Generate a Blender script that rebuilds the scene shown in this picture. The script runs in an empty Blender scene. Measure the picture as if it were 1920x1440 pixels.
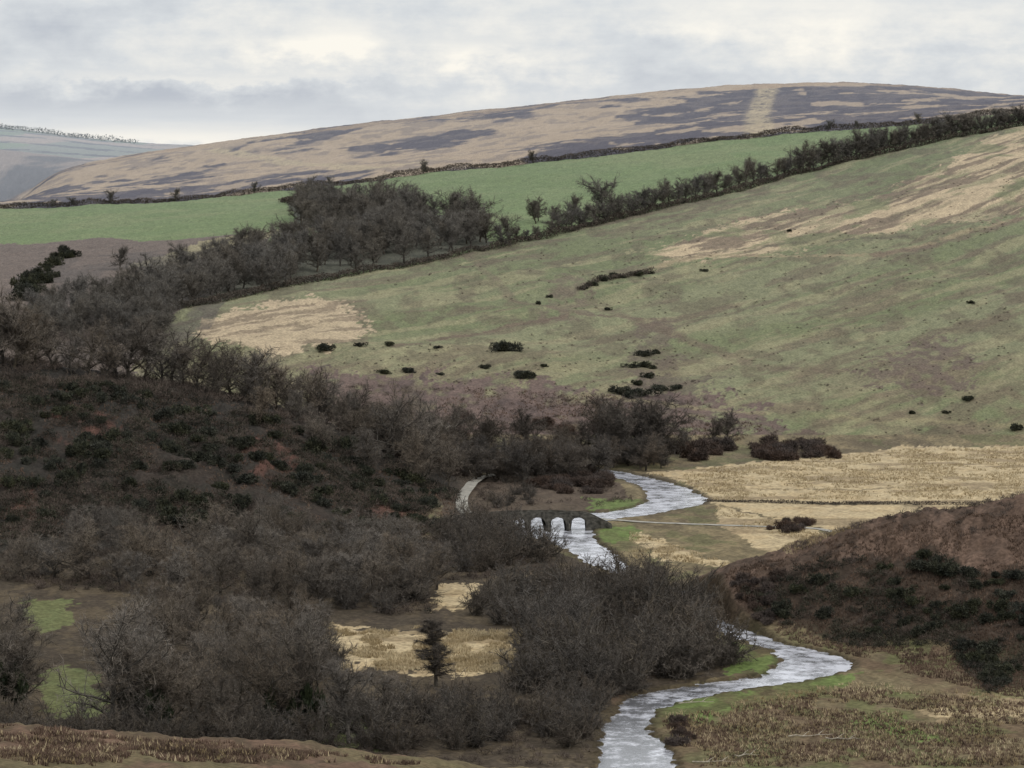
import bpy, math, random, bmesh
import numpy as np
rng=np.random.default_rng(7); random.seed(7)
# ------------------------------------------------------------------ camera rays through image pixels, used to place terrain and objects
F=5444.; CU,CV=960.,720.; PITCH=math.atan(420/F); cp,sp=math.cos(PITCH),math.sin(PITCH)
K=1.5
def ray(u,v):
    a=(u-CU)/F; b=(CV-v)/F; dy=cp+b*sp; return a/dy,(-sp+b*cp)/dy
def S(r,g,b,k=None):
    c=np.array([r,g,b])/255.; c=np.where(c<=.04045,c/12.92,((c+.055)/1.055)**2.4)
    return c/(k or K)
def vn(x,y,seed=0):
    xi=np.floor(x);yi=np.floor(y);fx=x-xi;fy=y-yi
    fx=fx*fx*(3-2*fx);fy=fy*fy*(3-2*fy)
    def h(a,b):
        q=np.sin(a*127.1+b*311.7+seed*74.7)*43758.5453; return q-np.floor(q)
    return (h(xi,yi)*(1-fx)+h(xi+1,yi)*fx)*(1-fy)+(h(xi,yi+1)*(1-fx)+h(xi+1,yi+1)*fx)*fy
def fbm(x,y,o=4,seed=0):
    s=0;a=1;t=0
    for i in range(o):
        s=s+a*vn(x,y,seed+i*13);t+=a;a*=.55;x=x*2.03+17.1;y=y*2.03-9.7
    return s/t
def sst(a,b,x):
    t=np.clip((x-a)/(b-a),0,1); return t*t*(3-2*t)
def herm(x,y,xq):
    x=np.asarray(x,float);y=np.asarray(y,float);m=np.gradient(y,x);xq=np.clip(xq,x[0],x[-1])
    i=np.clip(np.searchsorted(x,xq)-1,0,len(x)-2);h=x[i+1]-x[i];t=(xq-x[i])/h
    return (2*t**3-3*t**2+1)*y[i]+(t**3-2*t*t+t)*h*m[i]+(-2*t**3+3*t*t)*y[i+1]+(t**3-t*t)*h*m[i+1]
# main hill table
cols=[-700,0,100,200,400,600,960,1400,1650,1900,2600]
rowsD=[500,600,660,690,750,830,920,1020,1130,1262,1600,1950,2300,2700,3500,5000,9000]
T={690:[826]*11,
750:[700,700,698,696,692,692,704,722,716,704,660],
830:[620,612,606,600,592,592,606,612,604,590,530],
920:[545,540,534,528,520,512,502,500,490,475,390],
1020:[485,480,474,466,452,440,425,400,382,355,265],
1130:[445,440,432,426,412,396,368,333,300,262,175],
1262:[400,390,387,383,372,350,308,262,238,212,130],
1600:[430,393,360,345,322,300,258,213,196,190,130],
1950:[440,410,328,301,270,243,203,161,158,180,230],
2300:[430,400,345,315,285,258,218,176,172,195,240],
2700:[292,294,298,304,308,290,260,230,230,240,270],
3500:[300,300,300,302,304,304,300,300,300,300,300],
5000:[226,240,252,264,276,284,288,290,290,290,290],
9000:[290]*11}
tab=[]
for D in rowsD:
    if D in T: tab.append([ray(0,v)[1] for v in T[D]])
    else: tab.append([{500:-76,600:-76,660:-71.5}[D]/D]*11)
tab=np.array(tab)
lD=np.linspace(math.log(500),math.log(9000),700); sS=np.linspace((-700-CU)/F,(2600-CU)/F,300)
t1=np.array([herm(np.log(rowsD),tab[:,c],lD) for c in range(11)]).T
grid=np.array([herm((np.array(cols)-CU)/F,t1[r],sS) for r in range(len(lD))])
def blur(g,n):
    for _ in range(n):
        p=np.pad(g,1,mode='edge'); g=(p[:-2,1:-1]+2*p[1:-1,1:-1]+p[2:,1:-1])/4
        p=np.pad(g,1,mode='edge'); g=(p[1:-1,:-2]+2*p[1:-1,1:-1]+p[1:-1,2:])/4
    return g
grid=blur(grid,6)
def Mh(X,Y):
    Yc=np.maximum(Y,500.)
    a=np.clip((np.log(Yc)-lD[0])/(lD[1]-lD[0]),0,len(lD)-1.001); b=np.clip((X/Yc-sS[0])/(sS[1]-sS[0]),0,len(sS)-1.001)
    i=a.astype(int);j=b.astype(int);fa=a-i;fb=b-j
    t=(grid[i,j]*(1-fb)+grid[i,j+1]*fb)*(1-fa)+(grid[i+1,j]*(1-fb)+grid[i+1,j+1]*fb)*fa
    return np.where(Y<520,-80,t*Yc)
def Xu(u,D): return (np.asarray(u,float)-CU)/F*D
FL=-68.
def Hbase(X,Y):
    X=np.asarray(X,float);Y=np.asarray(Y,float)
    m=Mh(X,Y); z=.5*(m+FL+np.sqrt((m-FL)**2+2.))
    # gorse spur
    h=herm(Xu([-900,-500,0,200,400,530,700,850,900,1000],600),[44,36,26,22.8,20,16.8,9,1.6,0,0],X)
    h=np.where(X>Xu(895,600),0,np.maximum(h,0))
    wf=np.interp(X,Xu([0,500,900],600),[155,110,60]); yc=600+8*np.sin(X/25.)
    t=(Y-yc); t=np.where(t<0,t/wf,t/72.); g=np.where(np.abs(t)<1,.5+.5*np.cos(np.pi*np.clip(t,-1,1)),0)
    z=z+h*g
    # bracken bank
    xr=Xu([1285,1340,1480,1650,1920,2600],440)
    h=np.where(X<xr[0],0,np.maximum(herm(xr,[0,4.2,8.6,12.8,16.4,24],X),0))
    wf=np.interp(X,xr,[14,26,36,46,66,80]); t=Y-440; t=np.where(t<0,t/wf,t/38.)
    g=np.where(np.abs(t)<1,.5+.5*np.cos(np.pi*np.clip(t,-1,1)),0)
    z=z+h*g
    # near slope below the viewpoint
    h=herm(Xu([-900,0,300,600,800,1100,1500,2600],265),[17,15.3,14.5,13.2,12,8.5,5,4],X)
    fr=np.interp(Y,[-500,0,30,100,190,265],[-1.7,-1.8,-8,-24,-42,-52.6])+15.4
    near=(FL+h)+(fr-(-52.6+15.4))*(1.0)
    t=np.clip((Y-265)/48.,0,1); z=z+np.where(Y>265,h*(.5+.5*np.cos(np.pi*t)),0)
    z=np.where(Y<=265,near,z)
    return z
def hit(u,v,dmin=300,dmax=4000):
    sx,sz=ray(u,v); D=np.geomspace(dmin,dmax,1500); d=sz*D-Hbase(sx*D,D)
    i=np.argmax(d<0)
    if i==0: i=1 if d[0]<0 else len(D)-1
    f=d[i-1]/(d[i-1]-d[i]+1e-9); f=min(max(f,0),1); y=D[i-1]+(D[i]-D[i-1])*f
    return (sx*y,y)
def P(pts,dmin=300):
    if isinstance(pts,np.ndarray): return pts
    return np.array([hit(u,v,dmin) for u,v in pts])
def inside(poly,X,Y):
    r=np.zeros(X.shape,bool);n=len(poly)
    bb=(X>poly[:,0].min())&(X<poly[:,0].max())&(Y>poly[:,1].min())&(Y<poly[:,1].max())
    x=X[bb];y=Y[bb];q=np.zeros(x.shape,bool)
    for i in range(n):
        x1,y1=poly[i];x2,y2=poly[(i+1)%n]
        if y1==y2: continue
        c=((y1>y)!=(y2>y))&(x<(x2-x1)*(y-y1)/(y2-y1)+x1); q^=c
    r[bb]=q; return r
def ldist(pl,X,Y,closed=False,maxd=30):
    d=np.full(X.shape,1e9);n=len(pl)
    bb=(X>pl[:,0].min()-maxd)&(X<pl[:,0].max()+maxd)&(Y>pl[:,1].min()-maxd)&(Y<pl[:,1].max()+maxd)
    x=X[bb];y=Y[bb];e=np.full(x.shape,1e9)
    for i in range(n if closed else n-1):
        a=pl[i];b=pl[(i+1)%n];ab=b-a;L=ab@ab+1e-9
        t=np.clip(((x-a[0])*ab[0]+(y-a[1])*ab[1])/L,0,1)
        e=np.minimum(e,np.hypot(x-a[0]-t*ab[0],y-a[1]-t*ab[1]))
    d[bb]=e; return d
def resamp(p,n):
    p=np.asarray(p,float);s=np.r_[0,np.cumsum(np.hypot(*np.diff(p,axis=0).T))];q=np.linspace(0,s[-1],n)
    return np.c_[herm(s,p[:,0],q),herm(s,p[:,1],q)]
# ------------------------------------------------------------------ river
WZ=-68.3
def onwater(pts):
    o=[]
    for u,v in pts:
        sx,sz=ray(u,v);y=WZ/sz;o.append((sx*y,y))
    return np.array(o)
LB=[(1040,886),(1110,890),(1160,899),(1202,915),(1212,938),(1185,952),(1130,961),(1060,962),(990,966),(965,978),(965,1000),(1010,1012),(1058,1030),(1090,1052),(1140,1072),(1178,1089),(1235,1110),(1300,1135),(1325,1172),(1385,1203),(1440,1220),(1463,1240),(1440,1262),(1380,1275),(1300,1285),(1200,1302),(1155,1330),(1122,1385),(1118,1440),(1100,1520)]
RB=[(1040,876),(1130,880),(1195,891),(1262,907),(1318,930),(1325,944),(1270,958),(1215,968),(1150,976),(1118,985),(1114,1000),(1118,1012),(1135,1026),(1160,1045),(1180,1068),(1195,1083),(1250,1098),(1325,1122),(1362,1163),(1415,1186),(1470,1208),(1540,1222),(1605,1247),(1550,1272),(1450,1288),(1330,1306),(1235,1335),(1222,1375),(1255,1410),(1310,1520)]
def cr(p,n):
    p=np.asarray(p,float);i=np.arange(len(p));q=np.linspace(0,len(p)-1,n);return np.c_[herm(i,p[:,0],q),herm(i,p[:,1],q)]
lb=cr(onwater(LB),140);rb=cr(onwater(RB),140)
rivp=np.vstack([lb[::2],rb[::-2]])
def Hfull(X,Y,cheap=False):
    X=np.asarray(X,float);Y=np.asarray(Y,float);z=Hbase(X,Y)
    hill=sst(2,10,z-FL)
    amp=.12+.35*hill
    z=z+(fbm(X/3.1,Y/3.1,4,3)-.5)*amp*2+(fbm(X/30,Y/30,3,9)-.5)*hill*3.0*(Y>650)
    rough=((Y<680)*hill)*np.where(Y<320,.35,1.); z=z+(fbm(X/1.6,Y/1.6,3,5)-.5)*1.6*rough
    z=z+(fbm(X/11,Y/11,3,15)-.5)*3.2*rough
    if not cheap:
        sd=ldist(rivp,X,Y,True,12); sd=np.where(inside(rivp,X,Y),-sd,sd)
        b=sst(-1.3,.5,sd+(fbm(X/1.5,Y/1.5,3,31)-.5)*2.8); z=np.where(sd<12,-69.4*(1-b)+z*b,z)
        return z,sd
    return z
def ground(x,y): return float(Hfull(np.array([x]),np.array([y]),True)[0])
# ------------------------------------------------------------------ terrain mesh
ys=np.r_[-60,-20,np.linspace(0,290,80),1/np.linspace(1/293.,1/688.,540),np.linspace(689.5,1300,420),np.linspace(1303,2350,190),np.geomspace(2360,5100,120),np.geomspace(5200,14000,14)]
us=np.r_[np.linspace(-2600,-170,60),np.linspace(-165,2085,800),np.linspace(2090,4500,60)]
sv=(us-CU)/F
Yg=np.repeat(ys[:,None],len(sv),1);Xg=sv[None,:]*np.maximum(Yg,90)
X=Xg.ravel();Y=Yg.ravel()
Z,SD=Hfull(X,Y)
# ---- colour zones
UH=1262.
lower=P([(250,600),(330,585),(600,525),(930,468),(1200,400),(1500,325),(1700,278),(1920,238)],690)
lower=np.vstack([lower,[[420,1330]]])
p_=.65*X+.76*Y;q_=-.76*X+.65*Y
n1=fbm(X/14,Y/20,5,41);n2=fbm(p_/45,q_/6,5,52);n3=fbm(X/3,Y/5,4,63);n4=fbm(X/1.1,Y/2.0,3,77)
fine=(fbm(X/1.3,Y/2.5,3,601)-.5);fine2=(fbm(X/1.3,Y/2.5,3,701)-.5)
wx=(fbm(X/9,Y/14,4,81)-.5)*14+fine*9;wy=(fbm(X/9,Y/14,4,91)-.5)*26+fine2*22
col=np.zeros((len(X),3))
def setc(m,c): 
    m=np.asarray(m,float)[:,None]; col[:]=col*(1-m)+np.asarray(c)*m
def zone(pts,c,dmin=300,w=1.,op=1.):
    m=inside(P(pts,dmin),X+wx*w,Y+wy*w); setc(m*op,c); return m
# pasture
pas=S(128,127,95);grn=S(106,113,75);tan=S(184,164,132);brn=S(106,90,74)
setc(np.ones(len(X)),pas)
setc(sst(.42,.68,fbm(p_/120,q_/40,3,5))*.7,grn)
setc(sst(830,1080,Y+wy)*.45,grn)
setc(sst(.5,.64,n2)*.6,S(150,141,108)); setc(sst(.52,.66,fbm(p_/30,q_/5,5,152))*.6,brn)
setc(sst(.5,.7,n3)*.35,S(92,92,70))
setc(sst(.55,.66,fbm(X/7,Y/16,5,515))*.55,S(98,87,68))
low=sst(820,690,Y+wy*2)
setc(low*sst(.35,.6,n1)*.7,S(120,105,84))
m=inside(P([(1200,480),(1400,400),(1600,375),(1750,320),(1920,230),(2200,150),(2200,340),(1920,400),(1700,430),(1450,475),(1300,500)],690),X+wx,Y+wy)
setc(m*.45,tan);setc(m*sst(.42,.52,n2),tan);setc(m*sst(.48,.58,fbm(p_/25,q_/4,4,333))*.8,brn);setc(m*sst(.55,.65,n1)*.6,grn)
zone([(360,612),(470,578),(600,560),(668,590),(685,620),(640,655),(500,660),(400,640)],S(184,164,134),690,.8,.9)
setc(inside(P([(360,600),(690,560),(690,650),(400,650)],690),X,Y)*sst(.50,.60,fbm(p_/14,q_/3,4,9))*.6,brn)
m=inside(P([(1030,510),(1085,515),(1120,595),(1030,605)],690),X+wx*.7,Y+wy*.7);setc(m*sst(.35,.6,n3)*.7,S(108,94,78))
m=inside(P([(1600,700),(1760,630),(1860,680),(1740,745)],690),X+wx*1.5,Y+wy*1.5);setc(m*sst(.35,.6,n3)*.8,S(100,84,74))
m=inside(P([(1190,600),(1260,600),(1250,720),(1170,740)],690),X+wx,Y+wy);setc(m*sst(.35,.6,n3)*.7,S(98,84,72))
zone([(1200,700),(1380,705),(1250,745),(1160,750)],S(92,80,70),690,.9,.6)
zone([(1390,865),(1420,815),(1540,810),(1580,850),(1500,880)],S(92,74,66),660,.4,.8)
bk=S(98,80,74)
bd=inside(P([(560,690),(820,705),(980,712),(1150,735),(1330,735),(1480,790),(1330,850),(1250,872),(560,872)],660),X+wx*1.3,Y+wy*1.0)
setc(bd*sst(.25,.5,n3)*.9,bk);setc(bd*sst(.48,.65,n1)*.7,S(80,66,61));setc(bd*sst(.5,.6,n3)*.35,S(116,96,86))
def line(pts,w,c,dmin=690,op=.8):
    pl=P(pts,dmin);d=ldist(pl,X+wx*.2,Y+wy*.2,maxd=w*3); setc(sst(w,w*.4,d)*op*sst(.25,.5,n3),c)
line([(740,650),(900,618),(1080,590),(1240,600)],2.5,brn);line([(1230,500),(1340,480),(1650,480),(1920,405)],3.5,S(150,134,104))
line([(1130,575),(1300,640),(1450,690),(1540,700)],4,brn,690,.6);line([(880,480),(960,560),(1090,590)],2.5,brn,690,.5)
line([(1640,480),(1800,450),(1920,405)],3.5,brn);line([(1100,740),(1500,780),(1920,800)],3,S(150,140,104),690,.5)
line([(1350,470),(1500,452),(1700,445)],2.5,S(92,84,66),690,.7)
# enclosed fields above the lower hedge
af=(Y>690)&(Y<UH+2)&inside(np.vstack([lower,[[420,2000],[-500,2000],[-500,835]]]),X,Y)
setc(af,S(110,125,80));setc(af*sst(.4,.7,n1)*.5,S(122,132,90));setc(af*sst(.45,.7,n3)*.3,S(96,106,68));setc(af*sst(.5,.62,fbm(X/40,Y/25,4,912))*.25,S(134,134,96))
lf=(Y>700)&(Y<UH)&(X<Xu(560,1150))
setc(lf*(inside(P([(-600,690),(-600,458),(0,458),(200,448),(330,452),(560,425),(560,440),(330,590),(250,700)],690),X+wx*.5,Y+wy*.5)),S(108,94,84))
zone([(240,500),(330,470),(560,420),(600,425),(520,445),(380,480),(290,500)],S(150,140,106),690,.4,.8)
setc(lf*(Y<1000)*sst(.45,.6,n1)*.6,S(84,76,70))
zone([(250,590),(330,582),(600,522),(925,465),(900,420),(740,395),(540,378),(560,420),(600,440),(480,475),(330,520),(240,560)],S(80,74,66),690,.3,.85)
# moor
mo=(Y>UH); mt=fbm((X+Y*.12)/75,(Y-X*.1)/150,6,204)+.22*(fbm(X/18,Y/34,4,228)-.5)
setc(mo,S(172,152,128)); setc(mo*sst(.45,.50,mt),S(78,72,80))
setc(mo*sst(.52,.60,fbm(X/12,Y/24,4,222))*.5,S(112,102,100)); setc(mo*(Y>1880)*sst(.3,.6,n1)*.7,S(170,146,118))
setc(mo*sst(.58,.63,fbm(X/26,Y/42,5,247))*.8,S(176,156,132))
setc(mo*(n4-.4)*.5*(n4>.4),S(80,76,80))
line([(1440,165),(1420,215),(1425,255)],9,S(176,160,130),1270,.8);line([(400,280),(620,310),(700,320),(830,300)],9,S(176,160,130),1270,.8)
# far country
fa=(Y>2380)&(Y<3450); setc(fa,S(88,84,84)); setc(fa*sst(.48,.6,fbm(X/60,Y/120,5,808))*.8,S(146,130,118)); ff=(Y>=3450)
fy=Y+80*np.sin(X/90)
cell=vn(np.floor(X/90+.3*np.sin(Y/400)),np.floor(fy/300),7)
setc(ff,S(124,126,108));setc(ff*(cell>.55),S(114,128,94));setc(ff*(cell<.3),S(162,142,124));setc(ff*(np.abs((fy/300)%1-.5)>.36)*sst(.3,.45,fbm(X/30,Y/60,3,44)),S(56,56,56))
# valley floor
fl=(Y<705)&(Hbase(X,Y)-FL<2.2)
setc(fl,S(116,104,80));setc(fl*sst(.45,.6,n1)*.7,S(98,86,68));setc(fl*sst(.5,.62,n3)*.4,S(146,130,98));setc(fl*sst(.52,.62,fbm(X/5,Y/8,4,1001))*.5,S(98,100,66))
m=zone([(-300,1000),(850,1000),(990,1010),(1060,1040),(1190,1100),(1320,1150),(1330,1180),(1420,1255),(1190,1300),(1120,1400),(1120,1440),(-300,1440)],S(76,67,57),300,.1,.95)
setc(m*sst(.5,.62,n3)*.5,S(98,86,68))
zone([(830,880),(1060,880),(1160,905),(1190,945),(1100,962),(960,975),(830,990)],S(88,75,64),300,.1,.9)
rush=S(194,174,138)
for z_,w_ in (([(1215,885),(1400,868),(1700,838),(2300,835),(2300,935),(1330,942),(1325,925),(1270,900)],.3),([(1340,948),(2300,945),(2300,985),(1640,988),(1340,980)],.3),([(1180,996),(1620,990),(1480,1030),(1350,1062),(1220,1045)],.45),([(610,1180),(700,1172),(800,1190),(960,1190),(950,1245),(860,1262),(640,1250),(590,1215)],.55),([(815,1095),(890,1095),(890,1142),(815,1142)],.4),([(1740,1310),(1990,1290),(1990,1350),(1760,1340)],.5)):
    m=zone(z_,rush,300,w_,.92); setc(m*sst(.48,.64,n3)*.5,S(166,144,108));setc(m*sst(.53,.62,fbm(X/14,Y/6,4,72))*.6,S(124,106,82))
line([(1320,938),(1500,943),(1700,944),(2200,946)],2.6,S(74,66,54),300,.9)
line([(1380,915),(1600,920),(1720,912)],1.6,S(96,84,64),300,.7)
gr=S(108,126,70);gd=S(112,118,78)
for z_,g_ in (([(1105,982),(1190,985),(1195,1012),(1120,1014)],gr),([(1090,933),(1200,935),(1200,948),(1110,958)],gr),([(1350,1200),(1463,1228),(1440,1262),(1360,1262)],gr),([(1225,1350),(1230,1322),(1330,1303),(1450,1285),(1600,1262),(1600,1285),(1420,1325),(1290,1360)],gr),([(1580,1350),(1700,1340),(1770,1390),(1620,1396)],gr),([(60,1270),(110,1245),(180,1262),(215,1320),(180,1350),(90,1345)],gd),([(40,1130),(130,1120),(150,1165),(90,1185),(50,1180)],gd),([(500,1340),(690,1345),(690,1400),(510,1400)],gd)):
    m=zone(z_,g_,300,.4,.8); setc(m*sst(.43,.58,n3)*.55,S(98,98,66))
mb=(Y<405)&fl&(X>Xu(1150,360))&(inside(rivp,X,Y)==False);mb=mb&~inside(P([(1110,1290),(1470,1225),(1450,1262),(1330,1285),(1190,1305)],300),X,Y)
setc(mb*sst(.46,.58,fbm(X/6,Y/9,4,99))*.6,S(106,86,70));setc(mb*sst(.52,.62,fbm(X/4,Y/6,4,199))*.5,S(98,106,64));setc(mb*sst(.54,.62,n3)*.4,S(74,62,50))
# slopes
hb=Hbase(X,Y)-FL
gs=sst(.4,2,hb)*(Y<680)*(X<5)*(Y>430)
setc(gs,S(54,49,43));setc(gs*sst(.5,.6,n1)*.4,S(68,56,48));setc(gs*sst(.5,.6,n3)*.5,S(42,41,35))
for z_ in ([(100,760),(200,770),(240,830),(120,840)],[(440,840),(540,835),(560,880),(470,890)],[(0,900),(80,930),(60,1000),(0,990)],[(700,950),(820,960),(800,1000),(700,1000)]):
    m=inside(P(z_,300),X+wx*.7,Y+wy*.7);setc(m*sst(.35,.6,n3)*.7,S(98,68,58))
rs=sst(.5,2.5,hb)*(Y<520)*(Y>330)*(X>20)
setc(rs,S(102,84,72));setc(rs*sst(.45,.58,n1)*.7,S(76,64,55));setc(rs*sst(.5,.6,fbm(X/2,Y/5,4,17))*.45,S(124,102,88))
zone([(1400,1120),(1560,1050),(1760,1035),(1830,1080),(1960,1060),(1960,1280),(1850,1300),(1780,1200),(1600,1210),(1450,1170)],S(54,48,41),300,.4,.75)
ns=(Y<315)*sst(.5,2,hb)
setc(ns,S(114,92,76));setc(ns*sst(.45,.6,n3),S(92,78,62));setc(ns*sst(.5,.62,n1)*.7,S(110,102,74))
setc(sst(1.4,.2,SD)*.7,S(70,62,48));
col*=(.76+.48*n4)[:,None]*(.84+.32*n3)[:,None]
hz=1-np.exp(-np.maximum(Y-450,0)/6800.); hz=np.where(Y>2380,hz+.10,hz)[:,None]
col=col*(1-hz)+S(178,184,192)*hz  # distance haze blended into the ground colours
nr,nc=Yg.shape
me=bpy.data.meshes.new("terrain")
me.vertices.add(len(X));me.vertices.foreach_set("co",np.c_[X,Y,Z].astype(np.float32).ravel())
i=np.arange(nr-1)[:,None]*nc+np.arange(nc-1)[None,:]
q=np.stack([i,i+1,i+nc+1,i+nc],-1).reshape(-1,4)
me.loops.add(q.size);me.loops.foreach_set("vertex_index",q.ravel().astype(np.int32))
me.polygons.add(len(q));me.polygons.foreach_set("loop_start",(np.arange(len(q))*4).astype(np.int32))
me.update(calc_edges=True)
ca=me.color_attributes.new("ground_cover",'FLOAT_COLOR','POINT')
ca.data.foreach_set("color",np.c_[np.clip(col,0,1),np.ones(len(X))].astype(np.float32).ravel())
me.polygons.foreach_set("use_smooth",np.ones(len(q),bool))
SC=bpy.context.scene.collection
def link(o): SC.objects.link(o); return o
# ------------------------------------------------------------------ materials
def mat(name,c1,c2,scale=3.,rough=.9,rand=0.,bump=0.,attr=None,spec=.2,det=3):
    m=bpy.data.materials.new(name);m.use_nodes=True;nt=m.node_tree;N=nt.nodes;L=nt.links
    b=N['Principled BSDF'];b.inputs['Roughness'].default_value=rough;b.inputs['Specular IOR Level'].default_value=spec
    tc=N.new('ShaderNodeTexCoord');no=N.new('ShaderNodeTexNoise');no.inputs['Scale'].default_value=scale;no.inputs['Detail'].default_value=det
    L.new(tc.outputs['Object'],no.inputs['Vector'])
    r=N.new('ShaderNodeValToRGB');r.color_ramp.elements[0].position=.35;r.color_ramp.elements[1].position=.65
    if attr:
        r.color_ramp.elements[0].color=(.72,.72,.72,1);r.color_ramp.elements[1].color=(1.25,1.25,1.25,1)
        a=N.new('ShaderNodeVertexColor');a.layer_name=attr
        mx=N.new('ShaderNodeMix');mx.data_type='RGBA';mx.blend_type='MULTIPLY';mx.inputs[0].default_value=1
        L.new(a.outputs[0],mx.inputs[6]);L.new(r.outputs[0],mx.inputs[7]);out=mx.outputs[2]
    else:
        r.color_ramp.elements[0].color=(*c1,1);r.color_ramp.elements[1].color=(*c2,1);out=r.outputs[0]
    L.new(no.outputs[0],r.inputs[0])
    if rand:
        oi=N.new('ShaderNodeObjectInfo');hs=N.new('ShaderNodeHueSaturation')
        mr=N.new('ShaderNodeMapRange');mr.inputs[3].default_value=1-rand;mr.inputs[4].default_value=1+rand
        L.new(oi.outputs['Random'],mr.inputs[0]);L.new(mr.outputs[0],hs.inputs['Value'])
        mm=N.new('ShaderNodeMath');mm.operation='MULTIPLY';mm.inputs[1].default_value=7.31;fr_=N.new('ShaderNodeMath');fr_.operation='FRACT'
        L.new(oi.outputs['Random'],mm.inputs[0]);L.new(mm.outputs[0],fr_.inputs[0])
        mr2=N.new('ShaderNodeMapRange');mr2.inputs[3].default_value=1.2;mr2.inputs[4].default_value=.65
        L.new(fr_.outputs[0],mr2.inputs[0]);L.new(mr2.outputs[0],hs.inputs['Saturation']);L.new(out,hs.inputs['Color']);out=hs.outputs[0]
    L.new(out,b.inputs['Base Color'])
    if bump:
        bp=N.new('ShaderNodeBump');bp.inputs['Strength'].default_value=bump;bp.inputs['Distance'].default_value=.4
        L.new(no.outputs[0],bp.inputs['Height']);L.new(bp.outputs[0],b.inputs['Normal'])
    return m
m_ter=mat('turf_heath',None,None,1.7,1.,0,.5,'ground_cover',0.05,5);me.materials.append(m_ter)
t=link(bpy.data.objects.new('terrain',me));t['kind']='structure';t['label']='rolling moorland valley with pasture, bracken slopes and river meadow';t['category']='terrain'
bark=mat('bark',S(68,62,55),S(100,92,80),2.,.95,.2)
twig=mat('twig',S(98,89,80),S(136,124,110),.6,.95,.32)
twigd=mat('twig_dark',S(80,73,66),S(112,102,92),.6,.95,.32)
twigf=mat('twig_distant',S(98,93,86),S(130,123,113),.4,.95,.22)  # greyer twigs, distance haze put into their colour
gorse=mat('gorse_foliage',S(42,45,36),S(74,74,56),1.2,.9,.25)
heath=mat('dark_scrub',S(72,61,55),S(102,86,76),.9,.95,.25)
ivy=mat('ivy_leaf',S(38,46,32),S(62,70,46),1.2,.6)
hedgem=mat('hedge_growth',S(70,65,58),S(100,89,79),.3,.95)
farm=mat('distant_trees',S(136,142,146),S(152,157,159),.05,.95)  # haze over the far ridge painted into the tree colour
rushm=mat('rush_stalks',S(160,140,104),S(206,188,152),.15,.9)
brackm=mat('dead_bracken',S(88,72,60),S(124,102,86),.15,.95)
scrubm=mat('scrub_twigs',S(76,67,60),S(108,95,85),.12,.95)
scrubg=mat('scrub_gorse',S(42,43,35),S(72,69,56),.12,.95)
stone=mat('lichen_stone',S(64,62,57),S(106,102,94),1.4,.95,0,.4,None,.1,6)
roadm=mat('track_surface',S(140,136,126),S(172,166,154),.8,.95)
# ------------------------------------------------------------------ mesh helpers
def mkmesh(name,V,Fc,mats):
    m=bpy.data.meshes.new(name);m.from_pydata([tuple(map(float,v)) for v in V],[],Fc);m.materials.append(mats);m.update();return m
def trimesh(name,V,mt):
    V=np.asarray(V,np.float32).reshape(-1,3);n=len(V)//3
    m=bpy.data.meshes.new(name);m.vertices.add(len(V));m.vertices.foreach_set('co',V.ravel())
    m.loops.add(n*3);m.loops.foreach_set('vertex_index',np.arange(n*3,dtype=np.int32))
    m.polygons.add(n);m.polygons.foreach_set('loop_start',(np.arange(n)*3).astype(np.int32));m.update(calc_edges=True);m.materials.append(mt);return m
def tube(V,Fc,pts,rad,n):
    base=len(V)
    for k,(p,r) in enumerate(zip(pts,rad)):
        d=pts[min(k+1,len(pts)-1)]-pts[max(k-1,0)];d=d/(np.linalg.norm(d)+1e-9)
        a=np.cross(d,[.3,.9,.2]);a/=np.linalg.norm(a)+1e-9;b=np.cross(d,a)
        for j in range(n):
            w=2*math.pi*j/n;V.append(p+r*(math.cos(w)*a+math.sin(w)*b))
    for k in range(len(pts)-1):
        for j in range(n):
            j2=(j+1)%n;Fc.append((base+k*n+j,base+k*n+j2,base+(k+1)*n+j2,base+(k+1)*n+j))
def nrm(a): return a/(np.linalg.norm(a,axis=-1,keepdims=True)+1e-9)
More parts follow.
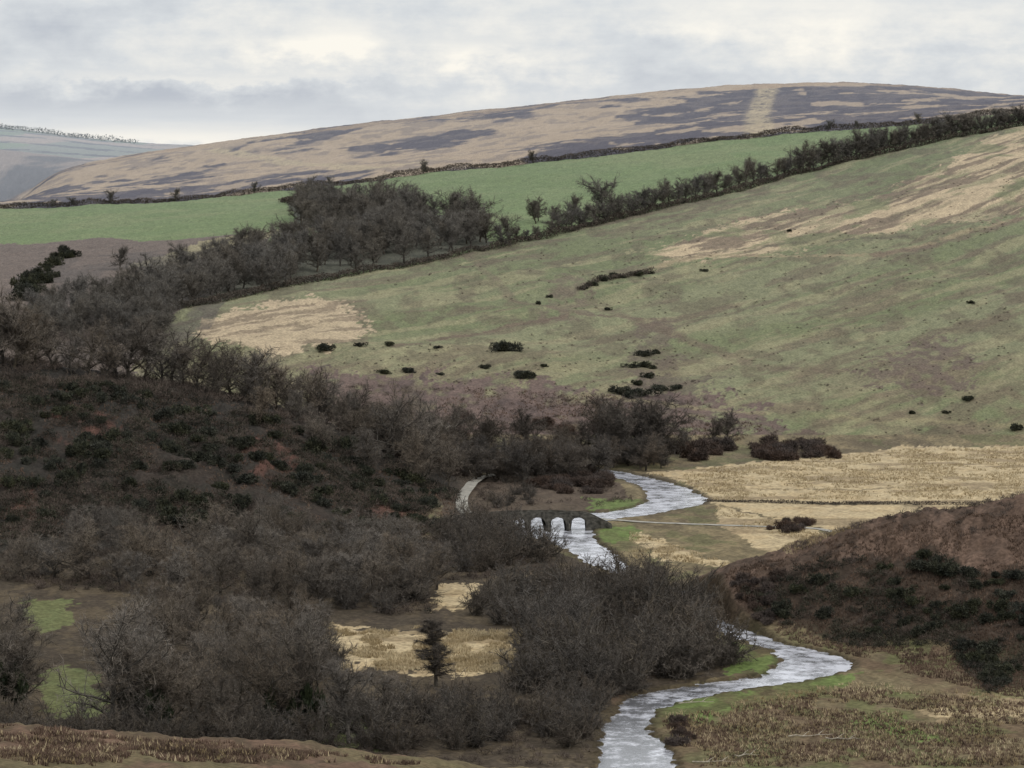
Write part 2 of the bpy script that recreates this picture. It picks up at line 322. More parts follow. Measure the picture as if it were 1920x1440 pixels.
def gen_tree(seed,H,W,style='tree',dens=1.,tw=.045):
    R=np.random.default_rng(seed);V=[];Fc=[];C=[]
    def curve(p,d,L,n,up,wob):
        pts=[np.array(p,float)];d=np.array(d,float)
        for _ in range(n):
            d=d+np.array([R.normal(0,wob),R.normal(0,wob),R.normal(0,wob)+up]);d/=np.linalg.norm(d);pts.append(pts[-1]+d*L/n)
        return pts
    limbs=[]
    if style=='shrub':
        for k in range(12):
            a=k*2.4+R.uniform(0,.6);e=R.uniform(.5,1.4);d=[math.cos(a)*math.cos(e),math.sin(a)*math.cos(e),math.sin(e)]
            L=H*R.uniform(.6,1.1)*(1 if e>1 else W/H*.62)
            pts=curve([R.normal(0,.25),R.normal(0,.25),-.2],d,L,5,.03,.2);rad=np.linspace(.08,.02,6)
            tube(V,Fc,pts,rad,4);limbs.append((pts,L))
    else:
        tr=curve([0,0,-.3],[R.normal(0,.08),R.normal(0,.08),1],H*(.95 if style=='layer' else .78),7,.10,.13 if style!='layer' else .02)
        r0=.027*H;rad=np.linspace(r0,r0*.15,8);tube(V,Fc,tr,rad,7)
        nl=15 if style!='layer' else 26
        for k in range(nl):
            t_=(.2+.78*(k+R.uniform(0,.8))/nl)
            x=t_*7;i=min(int(x),6);p=tr[i]+(tr[i+1]-tr[i])*(x-i);a=k*2.4+R.uniform(-.4,.4)
            if style=='layer': e=R.uniform(-.05,.2);L=W*.5*(1.05-t_*.75)*R.uniform(.7,1.1);up=.03
            else: e=.25+.75*t_+R.normal(0,.16);L=W*.54*math.sqrt(max(.2,1-(t_-.45)**2*1.7))*R.uniform(.6,1.25);up=.07
            d=[math.cos(a)*math.cos(e),math.sin(a)*math.cos(e),math.sin(e)]
            pts=curve(p,d,L,5,up,.19);rr=r0*(.55-.3*t_);tube(V,Fc,pts,np.linspace(rr,.03,6),4);limbs.append((pts,L))
        limbs.append((tr[4:],H*.3))
    flat=style=='layer'
    for pts,L in limbs:
        n=len(pts)
        for k in range(1,n):
            for s in range(4):
                d0=pts[k]-pts[k-1];d0/=np.linalg.norm(d0)
                d=d0*.5+R.normal(0,.62,3)*np.array([1,1,.25 if flat else 1]);d[2]+=(0 if flat else .12);d/=np.linalg.norm(d)
                f=R.uniform(0,1);p=pts[k-1]*(1-f)+pts[k]*f
                bl=min(L*.42,2.4)*R.uniform(.4,1.15)
                bp=np.array(curve(p,d,bl,3,.04 if not flat else 0,.22))
                tube(V,Fc,bp,[.04,.03,.018,.01],3)
                m=int(26*dens);g=R.uniform(.1,1,m)*3;i=np.minimum(g.astype(int),2);dd=bp[i+1]-bp[i];o=bp[i]+dd*(g-i)[:,None]
                dd=nrm(dd)*.5+R.normal(0,.65,(m,3))*np.array([1,1,.35 if flat else 1]);dd[:,2]+=(0 if flat else .2);dd=nrm(dd)
                l=R.uniform(.3,1.0,(m,1))*H/9;sd=nrm(np.cross(dd,R.normal(0,1,(m,3))));w=tw*R.uniform(.6,1.2,(m,1))
                C.append(np.stack([o-sd*w/2,o+sd*w/2,o+dd*l],1))
    return V,Fc,np.concatenate(C)
def bushverts(seed,n=1500,leaf=.22,flat=1.,thin=.3):
    R=np.random.default_rng(seed);nl=12
    lob=np.c_[R.normal(0,.5,nl),R.normal(0,.5,nl),R.uniform(.1,.65,nl),R.uniform(.25,.6,nl)]
    q=lob[R.integers(0,nl,n)];d=nrm(R.normal(0,1,(n,3)));p=q[:,:3]*np.array([1,1,flat])+d*q[:,3:]*R.uniform(.5,1.1,(n,1))
    p[:,2]=np.where(p[:,2]<-.05,abs(p[:,2])*.5,p[:,2])
    a=nrm(d*.7+R.normal(0,.6,(n,3))+np.array([0,0,.3]));b=nrm(np.cross(a,R.normal(0,1,(n,3))));l=leaf*R.uniform(.5,1.5,(n,1))
    return np.stack([p-b*l*thin,p+b*l*thin,p+a*l],1)
def kit(n,seed0,H,W,style,tm,dens,tw=.045):
    out=[]
    for k in range(n):
        V,Fc,C=gen_tree(seed0+k,H,W*(.85+.3*((k*7)%5)/4),style,dens,tw)
        out.append((mkmesh('trunk_limbs',V,Fc,bark),trimesh('crown_twigs',C,tm)))
    return out
kt_tree=kit(7,100,9,8.5,'tree',twig,.72,.038)
kt_far=kit(5,200,9,8.5,'tree',twigf,.9,.05)
kt_dark=kit(4,300,8,8,'tree',twigd,1.2,.045)
kt_shr=kit(6,400,4.5,6,'shrub',twigd,1.0,.035)
kt_lay=kit(1,500,8,6.5,'layer',twigd,.7,.035)
bm_g=[trimesh('gorse_growth',bushverts(s,2200,.24,1.,.22),gorse) for s in range(6)]
bm_h=[trimesh('scrub_growth',bushverts(s+20,2400,.36,1.,.09),heath) for s in range(4)]
E=bpy.data.objects
def tree(kindname,kit_,x,y,h,href,label,cat,group=None,k=None,wide=1.):
    k=random.randrange(len(kit_)) if k is None else k
    r=E.new(kindname,None);r.empty_display_size=.5;link(r);s=h/href
    r.location=(x,y,ground(x,y)-.1);r.rotation_euler=(0,0,random.uniform(0,6.28));w_=wide*random.uniform(.9,1.15);r.scale=(s*w_,s*w_,s)
    for nm,m_ in zip(('trunk','crown'),kit_[k]):
        o=E.new(nm,m_);link(o);o.parent=r
    r['label']=label;r['category']=cat
    if group:r['group']=group
    return r
def bush(name,ms,x,y,r,label,cat,group,zs=1.):
    o=E.new(name,random.choice(ms));link(o);o.location=(x,y,ground(x,y)-.05);s=r*random.uniform(.85,1.15)
    o.scale=(s*random.uniform(.8,1.2),s*random.uniform(.8,1.2),s*zs*random.uniform(.8,1.2));o.rotation_euler=(0,0,random.uniform(0,6.28))
    o['label']=label;o['category']=cat;o['group']=group;return o
def cand(pts,n,dmin,rd=True,rmin=1.3):
    pl=P(pts,dmin);a=pl.min(0);b=pl.max(0);x=rng.uniform(a[0],b[0],n);y=rng.uniform(a[1],b[1],n)
    m=inside(pl,x,y)
    if rd:
        d=ldist(rivp,x,y,True,15);m&=(d>rmin)&~inside(rivp,x,y)
    return np.c_[x[m],y[m]]
def scatter(pts,n,dmin=300,md=1.5):
    out=[]
    for p in cand(pts,n*25,dmin):
        if len(out)>=n: break
        if any((p[0]-o[0])**2+(p[1]-o[1])**2<md*md for o in out): continue
        out.append(p)
    return out
LT='bare winter tree with grey-brown twiggy crown on the valley slope'
for u,v,h in [(20,690,13),(60,685,12),(165,700,10.5),(235,705,13),(215,700,12),(265,708,12.5),(300,712,11.5),(340,715,10),(365,725,10.5),(410,740,9),(430,735,10.5),(460,745,11),(490,750,11.5),(515,755,10),(545,765,9),(580,775,9.5),(610,785,9),(640,800,9),(665,810,9),(690,820,9),(720,835,11),(745,845,12.5),(770,860,13),(800,870,12.5),(825,885,11),(735,860,12),(785,880,12),(130,695,9),(0,680,13),(-30,680,13),(95,690,10),(190,705,9),(280,705,12),(395,730,9),(40,690,11),(320,715,11)]:
    x,y=hit(u,v+12,450,640);tree('bare_tree',kt_tree,x,y+4,h,8.7,'bare winter tree standing on the crest of the gorse slope','tree','trees along the spur crest',None,1.08)
for p in scatter([(380,740),(560,775),(700,830),(850,905),(850,930),(690,890),(520,820),(380,780)],38,450,3.4): tree('bare_tree',kt_tree,p[0],p[1],random.uniform(6,9),8.7,LT,'tree','trees along the spur crest',None,1.1)
for p in scatter([(-20,1030),(400,1010),(820,1015),(830,1090),(800,1150),(500,1140),(200,1110),(-20,1090)],92,380,3.0): tree('bare_tree',kt_tree,p[0],p[1],random.uniform(5,8.5),8.7,LT,'tree','trees on the lower valley side',None,1.15)
for p in scatter([(230,1210),(600,1190),(600,1330),(240,1350)],34,330,2.8): tree('bare_tree',kt_tree,p[0],p[1],random.uniform(6.5,10),8.7,LT,'tree','trees on the lower valley side')
for p in scatter([(-60,1180),(40,1190),(40,1370),(-60,1370)],9,330,3): tree('bare_tree',kt_tree,p[0],p[1],random.uniform(8,11),8.7,LT,'tree','trees on the lower valley side')
IV=trimesh('ivy_leaves',bushverts(77,2600,.25,1.,.35),ivy)
for u,v,h,iv in [(212,1368,14,0),(262,1365,12,1),(300,1372,10,1),(520,1372,11,1),(575,1368,11,1),(655,1390,10.5,0),(705,1378,8,0),(30,1325,11,1),(430,1385,8.5,0),(370,1370,9,0)]:
    x,y=onwater([(u,v+10)])[0]
    r=tree('bare_tree',kt_tree,x,y,h,8.7,'ivy-clad bare tree at the edge of the small green field' if iv else 'tall bare tree beside the small green field','tree')
    if iv:
        o=E.new('ivy',IV);link(o);o.parent=r;o.scale=(1.0,1.0,3.2);o.location=(0,0,1.6)
x,y=onwater([(818,1292)])[0];tree('bare_larch',kt_lay,x,y,9.5,7.8,'lone tree with layered level branches in the tan rush field','tree')
WL='bushy leafless willow scrub beside the river'
def shr(pts,n,lo,hi,md=2.2,dmin=330,name='willow_shrub'):
    for p in scatter(pts,n,dmin,md): tree(name,kt_shr,p[0],p[1],random.uniform(lo,hi),4.5,WL,'shrub','willow scrub along the river')
shr([(600,1345),(760,1335),(1000,1325),(1130,1350),(1110,1436),(620,1436),(300,1425)],60,3.4,5.2)
shr([(930,1290),(1060,1265),(1190,1300),(1150,1340),(1000,1330)],18,3.6,5.8)
shr([(980,1215),(1080,1150),(1240,1135),(1320,1160),(1350,1200),(1400,1250),(1330,1270),(1180,1295),(990,1300)],62,5,8,2.)
shr([(880,1110),(1060,1075),(1170,1100),(1290,1140),(1000,1185),(880,1170)],38,4,6)
shr([(820,1000),(930,985),(960,1010),(1030,1045),(1050,1080),(850,1095)],34,4.,6.5)
shr([(900,1005),(985,1012),(985,1025),(900,1025)],6,5,6.5,1.8)
shr([(910,915),(1000,925),(1000,950),(940,960),(900,935)],10,2.2,3.4,2.4)
shr([(-20,1370),(600,1400),(600,1436),(-20,1436)],30,3.5,5,2.4)
shr([(560,1080),(800,1100),(820,1150),(540,1150)],16,4,6,2.4)
shr([(560,1200),(625,1200),(640,1270),(560,1290)],8,3,5,2.2)
shr([(1180,1105),(1320,1140),(1320,1150),(1180,1135)],14,4.5,6,1.8)
shr([(1200,1060),(1330,1085),(1330,1110),(1250,1090)],12,2.5,4,1.8)
DL='dark dense leafless tree in bracken below the pasture'
for p in scatter([(700,880),(1000,875),(1240,860),(1250,880),(1000,905),(880,900)],50,600,4): tree('dark_tree',kt_dark,p[0],p[1],random.uniform(5,8),7.5,DL,'tree','trees at the foot of the pasture',None,1.15)
for u,v,h in [(1150,862,12),(1195,868,13),(1225,865,11),(1175,870,12),(1120,868,9),(1205,860,12),(1085,868,8),(985,850,9),(1330,835,6),(1365,825,6.5),(1290,850,5),(900,870,9),(850,860,10),(780,860,11)]:
    x,y=hit(u,v,640);tree('dark_tree',kt_dark,x,y,h,7.5,DL,'tree','trees at the foot of the pasture',wide=1.15)
WF='leafless beech tree in the wood between the fields'
for p in scatter([(260,590),(330,582),(600,522),(925,465),(900,430),(740,400),(560,385),(560,420),(600,440),(480,475),(330,520),(240,560)],195,690,4.4): tree('beech_tree',kt_far,p[0],p[1],random.uniform(7.5,12),8.7,WF,'tree','trees in the wood between the fields',None,1.1)
for p in scatter([(60,600),(250,575),(330,590),(300,650),(60,650)],50,690,5): tree('beech_tree',kt_far,p[0],p[1],random.uniform(8,11),8.7,WF,'tree','trees in the wood between the fields')
HF='leafless hedgerow tree on the field boundary'
for u,v,h in [(955,462,10),(1005,420,9),(1035,418,7),(1075,415,10),(1132,405,14),(1010,415,8),(940,465,8),(225,505,8)]:
    x,y=hit(u,v,700);tree('hedgerow_tree',kt_far,x,y,h,8.7,HF,'tree','trees along the field hedge')
u=970.
while u<1960:
    v=np.interp(u,[930,1200,1500,1700,1920],[468,400,325,278,238])
    x,y=hit(u,v-2,700);h=np.interp(u,[960,1180,1450,1600,1700,1960],[5.5,9,9,10.5,9.5,8])*random.uniform(.65,1.12)
    tree('hedgerow_tree',kt_far,x,y,h,8.7,HF,'tree','trees along the field hedge',None,1.2);u+=random.uniform(9,20) if u<1560 else random.uniform(7,12)
for u in [795,480,330,210,140,1550,1605,1720,620,100,1000]:
    x=Xu(u,UH);tree('hedgerow_tree',kt_far,float(x),UH-1,random.uniform(4,6.5),8.7,'small wind-shaped tree on the moor boundary','tree','trees along the field hedge')
GL='dark green gorse bush among dead bracken'
for p in scatter([(-20,725),(200,735),(420,775),(540,800),(700,860),(850,935),(830,990),(500,1000),(-20,980)],150,420,2.4): bush('gorse_bush',bm_g,p[0],p[1],random.uniform(1.,2.),GL,'bush','gorse bushes on the spur slope')
for p in scatter([(1400,1130),(1560,1060),(1760,1040),(1830,1080),(1960,1060),(1960,1270),(1850,1290),(1780,1200),(1600,1200),(1450,1170)],60,330,1.6): bush('gorse_bush',bm_g,p[0],p[1],random.uniform(.6,1.5),GL,'bush','gorse bushes on the bracken bank')
for u,v,r in [(940,662,2.2),(950,662,2.2),(980,708,2.2),(990,709,1.8),(765,692,2.),(720,696,1.4),(610,658,1.6),(675,652,1.),(730,647,1.3),(910,689,1.),(1020,691,.9),(820,658,1.),(825,698,.9),(1210,665,2),(1230,660,1.3),(1205,685,1.6),(1185,686,1.2),(1165,738,1.8),(1200,742,2),(1180,745,1.6),(1240,730,2),(1270,728,1.6),(1150,520,1.3),(1110,535,1.5),(1095,542,1.3),(1130,528,1.4),(1165,520,1.1),(1195,515,1.5),(1218,511,1.2),(1815,750,1.3),(1710,776,.9),(1775,775,.8),(1905,806,1.4),(1030,555,1),(1320,512,.8),(1480,430,.8),(1140,577,.9),(1820,570,.8),(1010,570,1),(1215,705,1.4),(1195,720,1.3),(1225,690,1.1)]:
    x,y=hit(u,v,690);bush('gorse_bush',bm_g,x,y,r,'isolated dark gorse bush on green pasture','bush','gorse bushes on the pasture',.85)
for k in range(24):
    f=random.random();u=45+85*f+random.uniform(-14,14);v=560-90*f+random.uniform(-10,10);x,y=hit(u,v,690);bush('gorse_bush',bm_g,x,y,random.uniform(1.3,2.8),'dark gorse bush on brown hillside','bush','gorse bushes on the pasture',1.2)
for pts,n,lo,hi in [([(1400,865),(1420,835),(1540,825),(1570,860)],22,1.4,2.2),([(1270,850),(1390,820),(1390,835),(1300,870)],12,1.6,2.6),([(1440,975),(1520,970),(1520,1000),(1440,1000)],9,.8,1.4),([(1000,880),(1150,885),(1150,925),(1010,925)],34,1,1.8),([(1060,1022),(1130,1014),(1160,1035),(1130,1040)],6,.7,1.1),([(1340,1100),(1460,1080),(1440,1180),(1370,1170)],20,.6,1.1),([(1230,1350),(1290,1350),(1300,1420),(1240,1400)],9,.5,.9),([(840,890),(560,790),(850,780),(1080,800),(1080,880)],60,1.2,2.2)]:
    for p in scatter(pts,n,330,1.4): bush('bramble_bush',bm_h,p[0],p[1],random.uniform(lo,hi),'brown leafless bramble thicket on rough ground','bush','bramble thickets')
# hedges
def hedge(name,pl,hh,ww,per,leaf,label,cat='hedge',mt=None):
    pl=np.asarray(pl);L=np.r_[0,np.cumsum(np.hypot(*np.diff(pl,axis=0).T))];n=int(L[-1]*per)
    s=rng.uniform(0,L[-1],n);x=np.interp(s,L,pl[:,0])+rng.normal(0,ww*.35,n);y=np.interp(s,L,pl[:,1])+rng.normal(0,ww*.35,n)
    top=hh*(.3+1.3*fbm(s/9,s*0,4,3));z=Hfull(x,y,True)+rng.uniform(0,1,n)**.8*top
    p=np.c_[x,y,z];a=nrm(rng.normal(0,1,(n,3)));a[:,2]=abs(a[:,2]);b=nrm(np.cross(a,rng.normal(0,1,(n,3))))
    l=leaf*rng.uniform(.5,1.3,(n,1));V=np.stack([p-b*l*.3,p+b*l*.3,p+a*l],1)
    o=link(E.new(name,trimesh(name,V,mt or hedgem)));o['label']=label;o['category']=cat;return o
xs=np.linspace(Xu(-300,UH),Xu(2300,UH),60)
hedge('hedge',np.c_[xs,np.full(60,UH)],2.4,2.2,110,.5,'long dark boundary hedge between green fields and heather moor')
hedge('hedge',lower[:-1],2.1,2.2,90,.5,'dark hedge bank running up the pasture edge under trees')
hedge('hedge',P([(530,376),(600,390),(720,398),(800,402)],690),3.,3,80,.6,'hedge between two green fields')
hedge('hedge',P([(1085,545),(1130,527),(1170,520),(1225,509)],690),1.6,1.5,70,.45,'short overgrown bank with gorse on the pasture')
hedge('hedge',P([(1320,940),(1500,945),(1700,946),(2000,948)],500),.6,.9,60,.3,'low dark scrubby bank across the tan rush meadow')
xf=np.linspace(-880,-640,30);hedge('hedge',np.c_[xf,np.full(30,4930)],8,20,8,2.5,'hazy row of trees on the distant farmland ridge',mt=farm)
# ------------------------------------------------------------------ ground cover (uncountable)
def tufts(name,polys,h,w,blades,mt,label,cat):
    P_=[]
    for pts,n,dm in polys:
        c=cand(pts,n*2,dm,True,1.);m=(fbm(c[:,0]/5,c[:,1]/7,3,61)>.42);P_.append(c[m][:n])
    p=np.vstack(P_);p=np.repeat(p,blades,0)+rng.normal(0,w*1.2,(len(p)*blades,2));z=Hfull(p[:,0],p[:,1],True)-.05;n=len(p)
    c=np.c_[p,z];a=rng.uniform(0,6.28,n);sdv=np.c_[np.cos(a),np.sin(a),a*0]*w*rng.uniform(.4,1,(n,1))
    tip=c+np.c_[rng.normal(0,h*.35,n),rng.normal(0,h*.35,n),h*rng.uniform(.5,1.2,n)]
    o=link(E.new(name,trimesh(name,np.stack([c-sdv,c+sdv,tip],1),mt)));o['kind']='stuff';o['label']=label;o['category']=cat
def clumps(name,polys,nt,leaf,thin,mt,label,cat,thr=.45):
    C=[]
    for pts,n,dm,r0,r1 in polys:
        c=cand(pts,n*3,dm,True,1.);c=c[fbm(c[:,0]/6,c[:,1]/9,3,int(n)%50)>thr][:n];m=len(c)
        r=rng.uniform(r0,r1,m);c3=np.c_[c,Hfull(c[:,0],c[:,1],True)]
        c3=np.repeat(c3,nt,0);rr=np.repeat(r,nt)[:,None];d=nrm(rng.normal(0,1,(m*nt,3)));d[:,2]=abs(d[:,2])
        p=c3+d*rr*rng.uniform(.4,1,(m*nt,1))*np.array([1,1,.9]);a=nrm(d*.8+rng.normal(0,.5,(m*nt,3))+np.array([0,0,.3]));b=nrm(np.cross(a,rng.normal(0,1,(m*nt,3))))
        l=leaf*rng.uniform(.5,1.5,(m*nt,1))*(rr**.5);C.append(np.stack([p-b*l*thin,p+b*l*thin,p+a*l],1))
    o=link(E.new(name,trimesh(name,np.concatenate(C),mt)));o['kind']='stuff';o['label']=label;o['category']=cat
spur=[(-20,700),(200,725),(420,760),(540,790),(700,850),(860,925),(840,1000),(500,1010),(-20,1010)]
crest=np.array([[float(Xu(-30,600)),578.],[float(Xu(600,600)),578.],[float(Xu(600,600)),616.],[float(Xu(-30,600)),616.]])
rcrest=np.array([[float(Xu(1420,440)),428.],[float(Xu(1960,440)),420.],[float(Xu(1960,440)),448.],[float(Xu(1420,440)),446.]])
lowl=[(-20,1010),(820,1010),(1000,1030),(1060,1070),(860,1090),(800,1155),(500,1150),(200,1115),(-20,1100)]
bot=[(230,1200),(600,1190),(600,1345),(1000,1325),(1130,1340),(1110,1436),(-20,1436),(-20,1370),(230,1375)]
bank=[(1380,1120),(1560,1050),(1760,1030),(1830,1080),(1960,1050),(1960,1290),(1850,1300),(1780,1210),(1600,1215),(1450,1175)]
clumps('low_scrub',[(spur,2000,420,.5,1.5),(crest,650,0,.8,2.2),(rcrest,170,0,.3,.8),(lowl,1100,380,.5,1.2),(bot,700,320,.4,.9),([(560,790),(850,780),(1250,800),(1250,875),(900,900),(840,890)],500,600,.5,1.2),([(870,885),(1150,885),(1190,940),(1100,958),(900,985)],160,450,.4,1.),(bank,450,330,.3,.9),([(560,710),(820,725),(980,735),(1150,750),(1330,750),(1400,790),(1250,870),(840,870)],400,660,.3,.9),([(500,660),(1000,640),(1900,560),(1900,830),(1300,840),(900,730)],420,690,.15,.45),([(700,520),(1200,430),(1900,300),(1900,560),(1000,640)],320,690,.2,.5)],60,.5,.07,scrubm,'dense brown leafless scrub covering the valley sides','scrub')
clumps('low_gorse',[(spur,2200,420,.5,1.7),(bank,900,330,.3,1.3),(lowl,200,380,.4,1.)],60,.26,.25,scrubg,'low dark gorse scrub matted over the slopes','scrub',.48)
tufts('rush_grass',[([(1215,890),(1400,872),(1700,842),(2000,840),(2000,935),(1330,938)],9000,500),([(1340,950),(2000,948),(2000,985),(1340,978)],5000,450),([(1180,995),(1620,992),(1480,1030),(1350,1060),(1180,1045)],5000,430),([(610,1168),(980,1185),(960,1262),(620,1255)],5500,330),([(1240,1340),(1600,1280),(1940,1310),(1960,1438),(1300,1438)],2500,310),([(-30,1365),(300,1390),(800,1438),(-30,1438)],1200,200)],.5,.09,4,rushm,'tan dead rushes and tussock grass on the valley floor','grass')
tufts('bracken',[([(1340,1080),(1650,990),(1960,955),(1960,1320),(1600,1240),(1350,1160)],10000,330),([(-30,1362),(300,1388),(800,1438),(-30,1438)],8000,200),(spur,8000,420),([(1240,1350),(1600,1290),(1960,1320),(1960,1438),(1300,1438)],5000,310),([(820,720),(1150,745),(1450,800),(1250,870),(840,870)],5000,660)],.45,.10,4,brackm,'dead rust-brown bracken covering the slopes','bracken')
# ------------------------------------------------------------------ water
V=[];Fc=[]
for i in range(len(lb)):
    d=(rb[i]-lb[i]);L=np.hypot(*d)+1e-6;e=d/L
    for k in range(5):
        f=k/4;p=(lb[i]-e*2.2)*(1-f)+(rb[i]+e*2.2)*f;V.append((p[0],p[1],WZ))
for i in range(len(lb)-1):
    for k in range(4): Fc.append((i*5+k,i*5+k+1,(i+1)*5+k+1,(i+1)*5+k))
wm=bpy.data.materials.new('river_water');wm.use_nodes=True;N=wm.node_tree.nodes;L=wm.node_tree.links;b=N['Principled BSDF']
b.inputs['Roughness'].default_value=.15;b.inputs['IOR'].default_value=1.8;b.inputs['Specular IOR Level'].default_value=.9
tc=N.new('ShaderNodeTexCoord');mp=N.new('ShaderNodeMapping');mp.inputs['Scale'].default_value=(.8,.8,1);n_=N.new('ShaderNodeTexNoise');n_.inputs['Scale'].default_value=1.8;n_.inputs['Detail'].default_value=6;n_.inputs['Roughness'].default_value=.7
L.new(tc.outputs['Object'],mp.inputs[0]);L.new(mp.outputs[0],n_.inputs[0]);bp=N.new('ShaderNodeBump');bp.inputs['Strength'].default_value=.45;bp.inputs['Distance'].default_value=.06
L.new(n_.outputs[0],bp.inputs['Height']);L.new(bp.outputs[0],b.inputs['Normal'])
n5=N.new('ShaderNodeTexNoise');n5.inputs['Scale'].default_value=.32;n5.inputs['Detail'].default_value=10;n5.inputs['Roughness'].default_value=.78;L.new(mp.outputs[0],n5.inputs[0])
# dark tree reflections painted into the near water's colour; pale streaks for sky-lit ripples
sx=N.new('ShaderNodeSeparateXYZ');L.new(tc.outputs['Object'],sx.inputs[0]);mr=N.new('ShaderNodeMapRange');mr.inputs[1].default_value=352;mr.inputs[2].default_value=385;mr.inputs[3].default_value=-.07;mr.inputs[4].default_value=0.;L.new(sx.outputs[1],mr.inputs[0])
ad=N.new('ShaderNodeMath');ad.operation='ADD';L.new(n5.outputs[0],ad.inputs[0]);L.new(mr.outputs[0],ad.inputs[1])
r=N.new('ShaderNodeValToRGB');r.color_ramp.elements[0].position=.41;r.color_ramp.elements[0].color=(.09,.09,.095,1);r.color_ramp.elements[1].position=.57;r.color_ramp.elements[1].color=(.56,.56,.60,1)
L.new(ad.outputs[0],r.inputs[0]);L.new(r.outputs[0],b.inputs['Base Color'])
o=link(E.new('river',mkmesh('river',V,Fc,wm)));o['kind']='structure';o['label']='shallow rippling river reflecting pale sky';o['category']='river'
# ------------------------------------------------------------------ tracks
def track(name,pts,w,label,dmin=300,n=70,up=.14):
    pl=resamp(P(pts,dmin),n);V=[];Fc=[]
    for i in range(n):
        d=pl[min(i+1,n-1)]-pl[max(i-1,0)];d/=np.hypot(*d)+1e-9;e=np.array([-d[1],d[0]])
        zc=max(ground(*(pl[i]+e*w*s)) for s in (-.5,-.25,0,.25,.5))
        for k in range(5):
            p=pl[i]+e*w*(k/4-.5);V.append((p[0],p[1],zc+up+.05*(1-abs(k-2)/2)))
    for i in range(n-1):
        for k in range(4): Fc.append((i*5+k,i*5+k+1,(i+1)*5+k+1,(i+1)*5+k))
    o=link(E.new(name,mkmesh(name,V,Fc,roadm)));o['kind']='structure';o['label']=label;o['category']='track'
track('track',[(1112,972),(1200,979),(1340,985),(1500,990),(1640,989),(1800,982)],1.7,'pale narrow lane crossing the meadow from the bridge',450,70,.08)
track('track',[(985,985),(930,985),(875,965),(866,942),(878,920),(892,905),(910,895),(930,890)],2.4,'pale gravel lane curving round the foot of the slope',450,70,.2)
# ------------------------------------------------------------------ bridge
BY=533.;ctr=[Xu(1047,BY)+k*3.74 for k in (-3,-2,-1,0,1)];aw=1.42;SPR=-67.15;BW=3.0
top=lambda x:-64.85-.004*(x-5)**2-max(0,x-14.)*.4
root=E.new('stone_bridge',None);link(root);root.location=(5,BY,-68.3);root['label']='old dark stone bridge with rounded arches over the river';root['category']='bridge'
def part(nm,V,Fc,mt,par=root,loc=(5,BY,-68.3)):
    V=[(v[0]-loc[0],v[1]-loc[1],v[2]-loc[2]) for v in V];o=link(E.new(nm,mkmesh(nm,V,Fc,mt)));o.parent=par;return o
out=[(-11.,-69.3)]
for c in ctr:
    out.append((c-aw,-69.3));out.append((c-aw,SPR))
    for k in range(1,12):
        a=math.pi*(1-k/12);out.append((c+aw*math.cos(a),SPR+1.3*math.sin(a)))
    out.append((c+aw,SPR));out.append((c+aw,-69.3))
XR=18.5
out.append((XR,-69.3))
ntop=30;topx=np.linspace(XR,-11,ntop)
poly=out+[(x,top(x)-.7) for x in topx]
def prism(poly,y0,y1):
    bm=bmesh.new();a=[bm.verts.new((x,y0,z)) for x,z in poly];b_=[bm.verts.new((x,y1,z)) for x,z in poly]
    bm.faces.new(a);bm.faces.new(b_[::-1])
    for i in range(len(poly)): bm.faces.new((a[i],b_[i],b_[(i+1)%len(poly)],a[(i+1)%len(poly)]))
    bmesh.ops.triangulate(bm,faces=[f for f in bm.faces if len(f.verts)>4]);bmesh.ops.recalc_face_normals(bm,faces=bm.faces)
    bm.verts.index_update();V=[tuple(v.co) for v in bm.verts];Fc=[[v.index for v in f.verts] for f in bm.faces];bm.free();return V,Fc
V,Fc=prism(poly,BY,BY+BW);part('arch_wall',V,Fc,stone)
for y0 in (BY-.06,BY+BW-.34):
    pr=[(x,top(x)-.702) for x in topx[::-1]]+[(x,top(x)+(.05 if i%2 else 0)) for i,x in enumerate(topx)]
    V,Fc=prism(pr,y0,y0+.4);part('parapet',V,Fc,stone)
V,Fc=prism([(x,top(x)-.695) for x in topx[::-1]]+[(x,top(x)-.62) for x in topx],BY+.345,BY+BW-.345);part('deck',V,Fc,roadm)
for i in range(4):
    c=(ctr[i]+ctr[i+1])/2;w=.42
    V=[(c-w,BY-.003,-69.3),(c+w,BY-.003,-69.3),(c,BY-1.0,-69.3),(c-w,BY-.003,-67.2),(c+w,BY-.003,-67.2),(c,BY-1.0,-67.2),(c,BY-.003,-66.5)]
    part('cutwater',V,[(0,2,1),(0,3,5,2),(2,5,4,1),(3,6,5),(5,6,4),(0,1,4,6,3)],stone)
for c in ctr:
    pr=[(c+(aw+.01)*math.cos(a),SPR+1.31*math.sin(a)) for a in np.linspace(0,math.pi,13)]+[(c+(aw+.24)*math.cos(a),SPR+1.55*math.sin(a)) for a in np.linspace(math.pi,0,13)]
    V,Fc=prism(pr,BY-.05,BY+.1);part('arch_ring',V,Fc,stone)
wood=mat('bleached_wood',S(150,140,125),S(190,180,162),3)
for (u,v,a,l) in [(1305,1325,.1,4.5),(1520,1388,.15,5.5),(1580,1395,-.1,4),(1340,1437,.05,5),(1400,1425,.3,3)]:
    R=np.random.default_rng(int(u));p=onwater([(u,v)])[0];V=[];Fc=[];pts=[np.array([-l/2+l*k/6,R.normal(0,.12),.25+R.normal(0,.05)]) for k in range(7)]
    tube(V,Fc,pts,np.linspace(.08,.03,7),6)
    for k in (2,4): tube(V,Fc,[pts[k],pts[k]+np.array([.5,.3,.3]),pts[k]+np.array([.9,.4,.5])],[.05,.035,.015],5)
    o=link(E.new('fallen_branch',mkmesh('fallen_branch',V,Fc,wood)));o.location=(p[0],p[1],ground(*p));o.rotation_euler=(0,0,a);o['label']='bleached fallen branch lying in rough grass by the river';o['category']='branch';o['group']='fallen branches by the river'
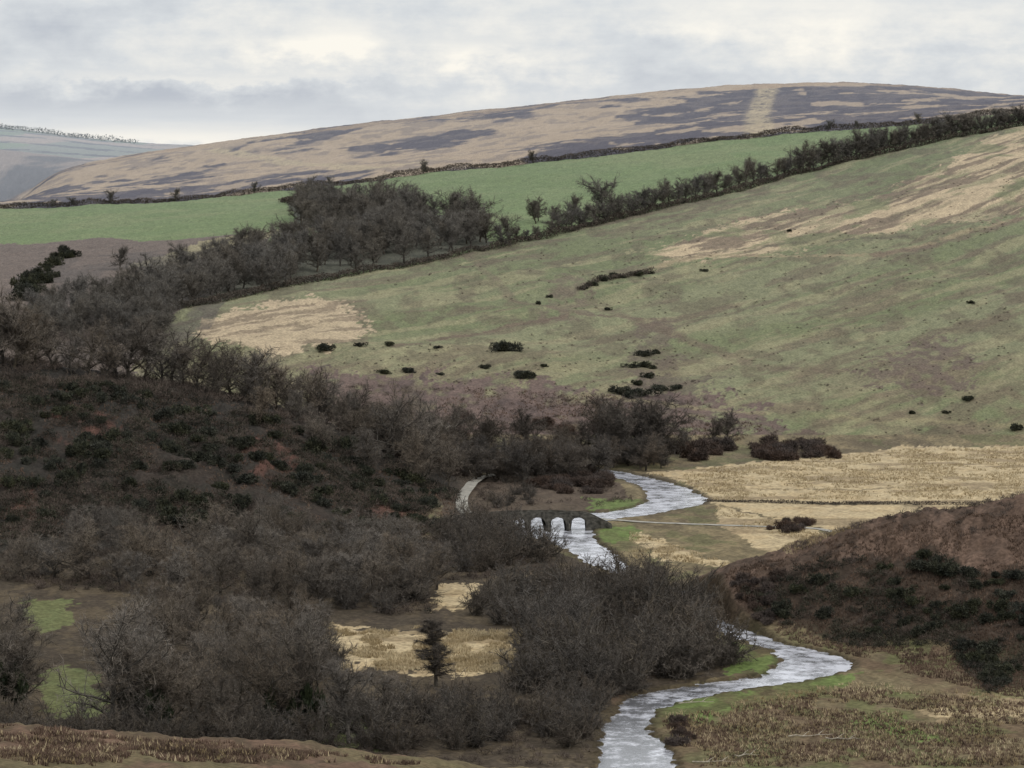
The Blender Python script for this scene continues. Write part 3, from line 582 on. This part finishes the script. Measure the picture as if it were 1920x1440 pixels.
# ------------------------------------------------------------------ sky
w=bpy.data.worlds.new('World');bpy.context.scene.world=w;w.use_nodes=True;N=w.node_tree.nodes;L=w.node_tree.links
bg=N['Background'];bg.inputs[1].default_value=1.
def M(op,a,b_=None,c=None):
    n=N.new('ShaderNodeMath');n.operation=op
    for k,x in enumerate((a,b_,c)):
        if x is None: continue
        if isinstance(x,(int,float)): n.inputs[k].default_value=x
        else: L.new(x,n.inputs[k])
    return n.outputs[0]
tc=N.new('ShaderNodeTexCoord');sx=N.new('ShaderNodeSeparateXYZ');L.new(tc.outputs['Generated'],sx.inputs[0]);gx,gy,gz=sx.outputs
def noise(ax,az,sc,det=6,off=0.,rough=.55):
    c=N.new('ShaderNodeCombineXYZ');L.new(M('MULTIPLY',gx,ax),c.inputs[0]);L.new(M('ADD',M('MULTIPLY',gy,1.5),off),c.inputs[1]);L.new(M('MULTIPLY',gz,az),c.inputs[2])
    n=N.new('ShaderNodeTexNoise');n.inputs['Scale'].default_value=sc;n.inputs['Detail'].default_value=det;n.inputs['Roughness'].default_value=rough;L.new(c.outputs[0],n.inputs[0]);return n.outputs[0]
nA=noise(32,62,1.,7,0.,.6);nB=noise(9,130,1.,4,5.);nW=noise(40,90,1.,4,9.)
wxn=M('MULTIPLY',M('SUBTRACT',nW,.5),.07);wzn=M('MULTIPLY',M('SUBTRACT',nA,.5),.026)
def blob(u,v,ru,rv,amp):
    a,e=ray(u,v);dx=M('DIVIDE',M('SUBTRACT',M('ADD',gx,wxn),a),ru/F);dz=M('DIVIDE',M('SUBTRACT',M('ADD',gz,wzn),e),rv/F)
    r2=M('ADD',M('MULTIPLY',dx,dx),M('MULTIPLY',dz,dz));return M('MULTIPLY',M('POWER',2.718,M('MULTIPLY',r2,-1.)),amp)
val=M('ADD',M('MULTIPLY',M('SUBTRACT',nA,.5),1.35),M('MULTIPLY',M('SUBTRACT',nB,.5),.45))
for bb in [(610,90,100,40,.6),(900,105,100,26,.4),(1500,60,420,70,.38),(350,150,300,9,.22),(300,262,420,24,.34),(250,190,420,22,-.28),(120,60,260,60,-.08),(1000,160,300,22,-.1),(1250,95,120,26,-.14)]:
    val=M('ADD',val,blob(*bb))
val=M('ADD',val,.52)
r=N.new('ShaderNodeValToRGB');r.color_ramp.elements[0].position=0.05;r.color_ramp.elements[0].color=(*S(184,190,200,1),1)
r.color_ramp.elements[1].position=1;r.color_ramp.elements[1].color=(*S(249,245,236,1),1);e=r.color_ramp.elements.new(.5);e.color=(*S(212,216,220,1),1)
L.new(val,r.inputs[0])
sk=N.new('ShaderNodeTexSky');sk.sky_type='NISHITA';sk.sun_disc=False;sk.sun_elevation=math.radians(38);sk.sun_rotation=math.radians(60)
sm=N.new('ShaderNodeVectorMath');sm.operation='SCALE';L.new(sk.outputs[0],sm.inputs[0]);sm.inputs['Scale'].default_value=.1
mx=N.new('ShaderNodeMix');mx.data_type='RGBA';mx.inputs[0].default_value=.05;L.new(r.outputs[0],mx.inputs[6]);L.new(sm.outputs[0],mx.inputs[7])
br=M('ADD',1.05,M('MULTIPLY',M('MAXIMUM',M('SUBTRACT',gz,.06),0.),1.65))
s2=N.new('ShaderNodeVectorMath');s2.operation='SCALE';L.new(mx.outputs[2],s2.inputs[0]);L.new(br,s2.inputs['Scale']);L.new(s2.outputs[0],bg.inputs[0])
sun=bpy.data.lights.new('sun','SUN');sun.energy=1.4;sun.angle=math.radians(12);sun.color=(1,.96,.9)
so=link(E.new('sun',sun));so.rotation_euler=(math.radians(52),0,math.radians(60))
# camera
c=bpy.data.cameras.new('camera');c.sensor_width=36;c.lens=36*F/1920;c.clip_end=30000;c.clip_start=1
co=link(E.new('camera',c));co.rotation_euler=(math.pi/2-PITCH,0,0);bpy.context.scene.camera=co
vs=bpy.context.scene.view_settings;vs.view_transform='Standard';vs.look='None';vs.exposure=0
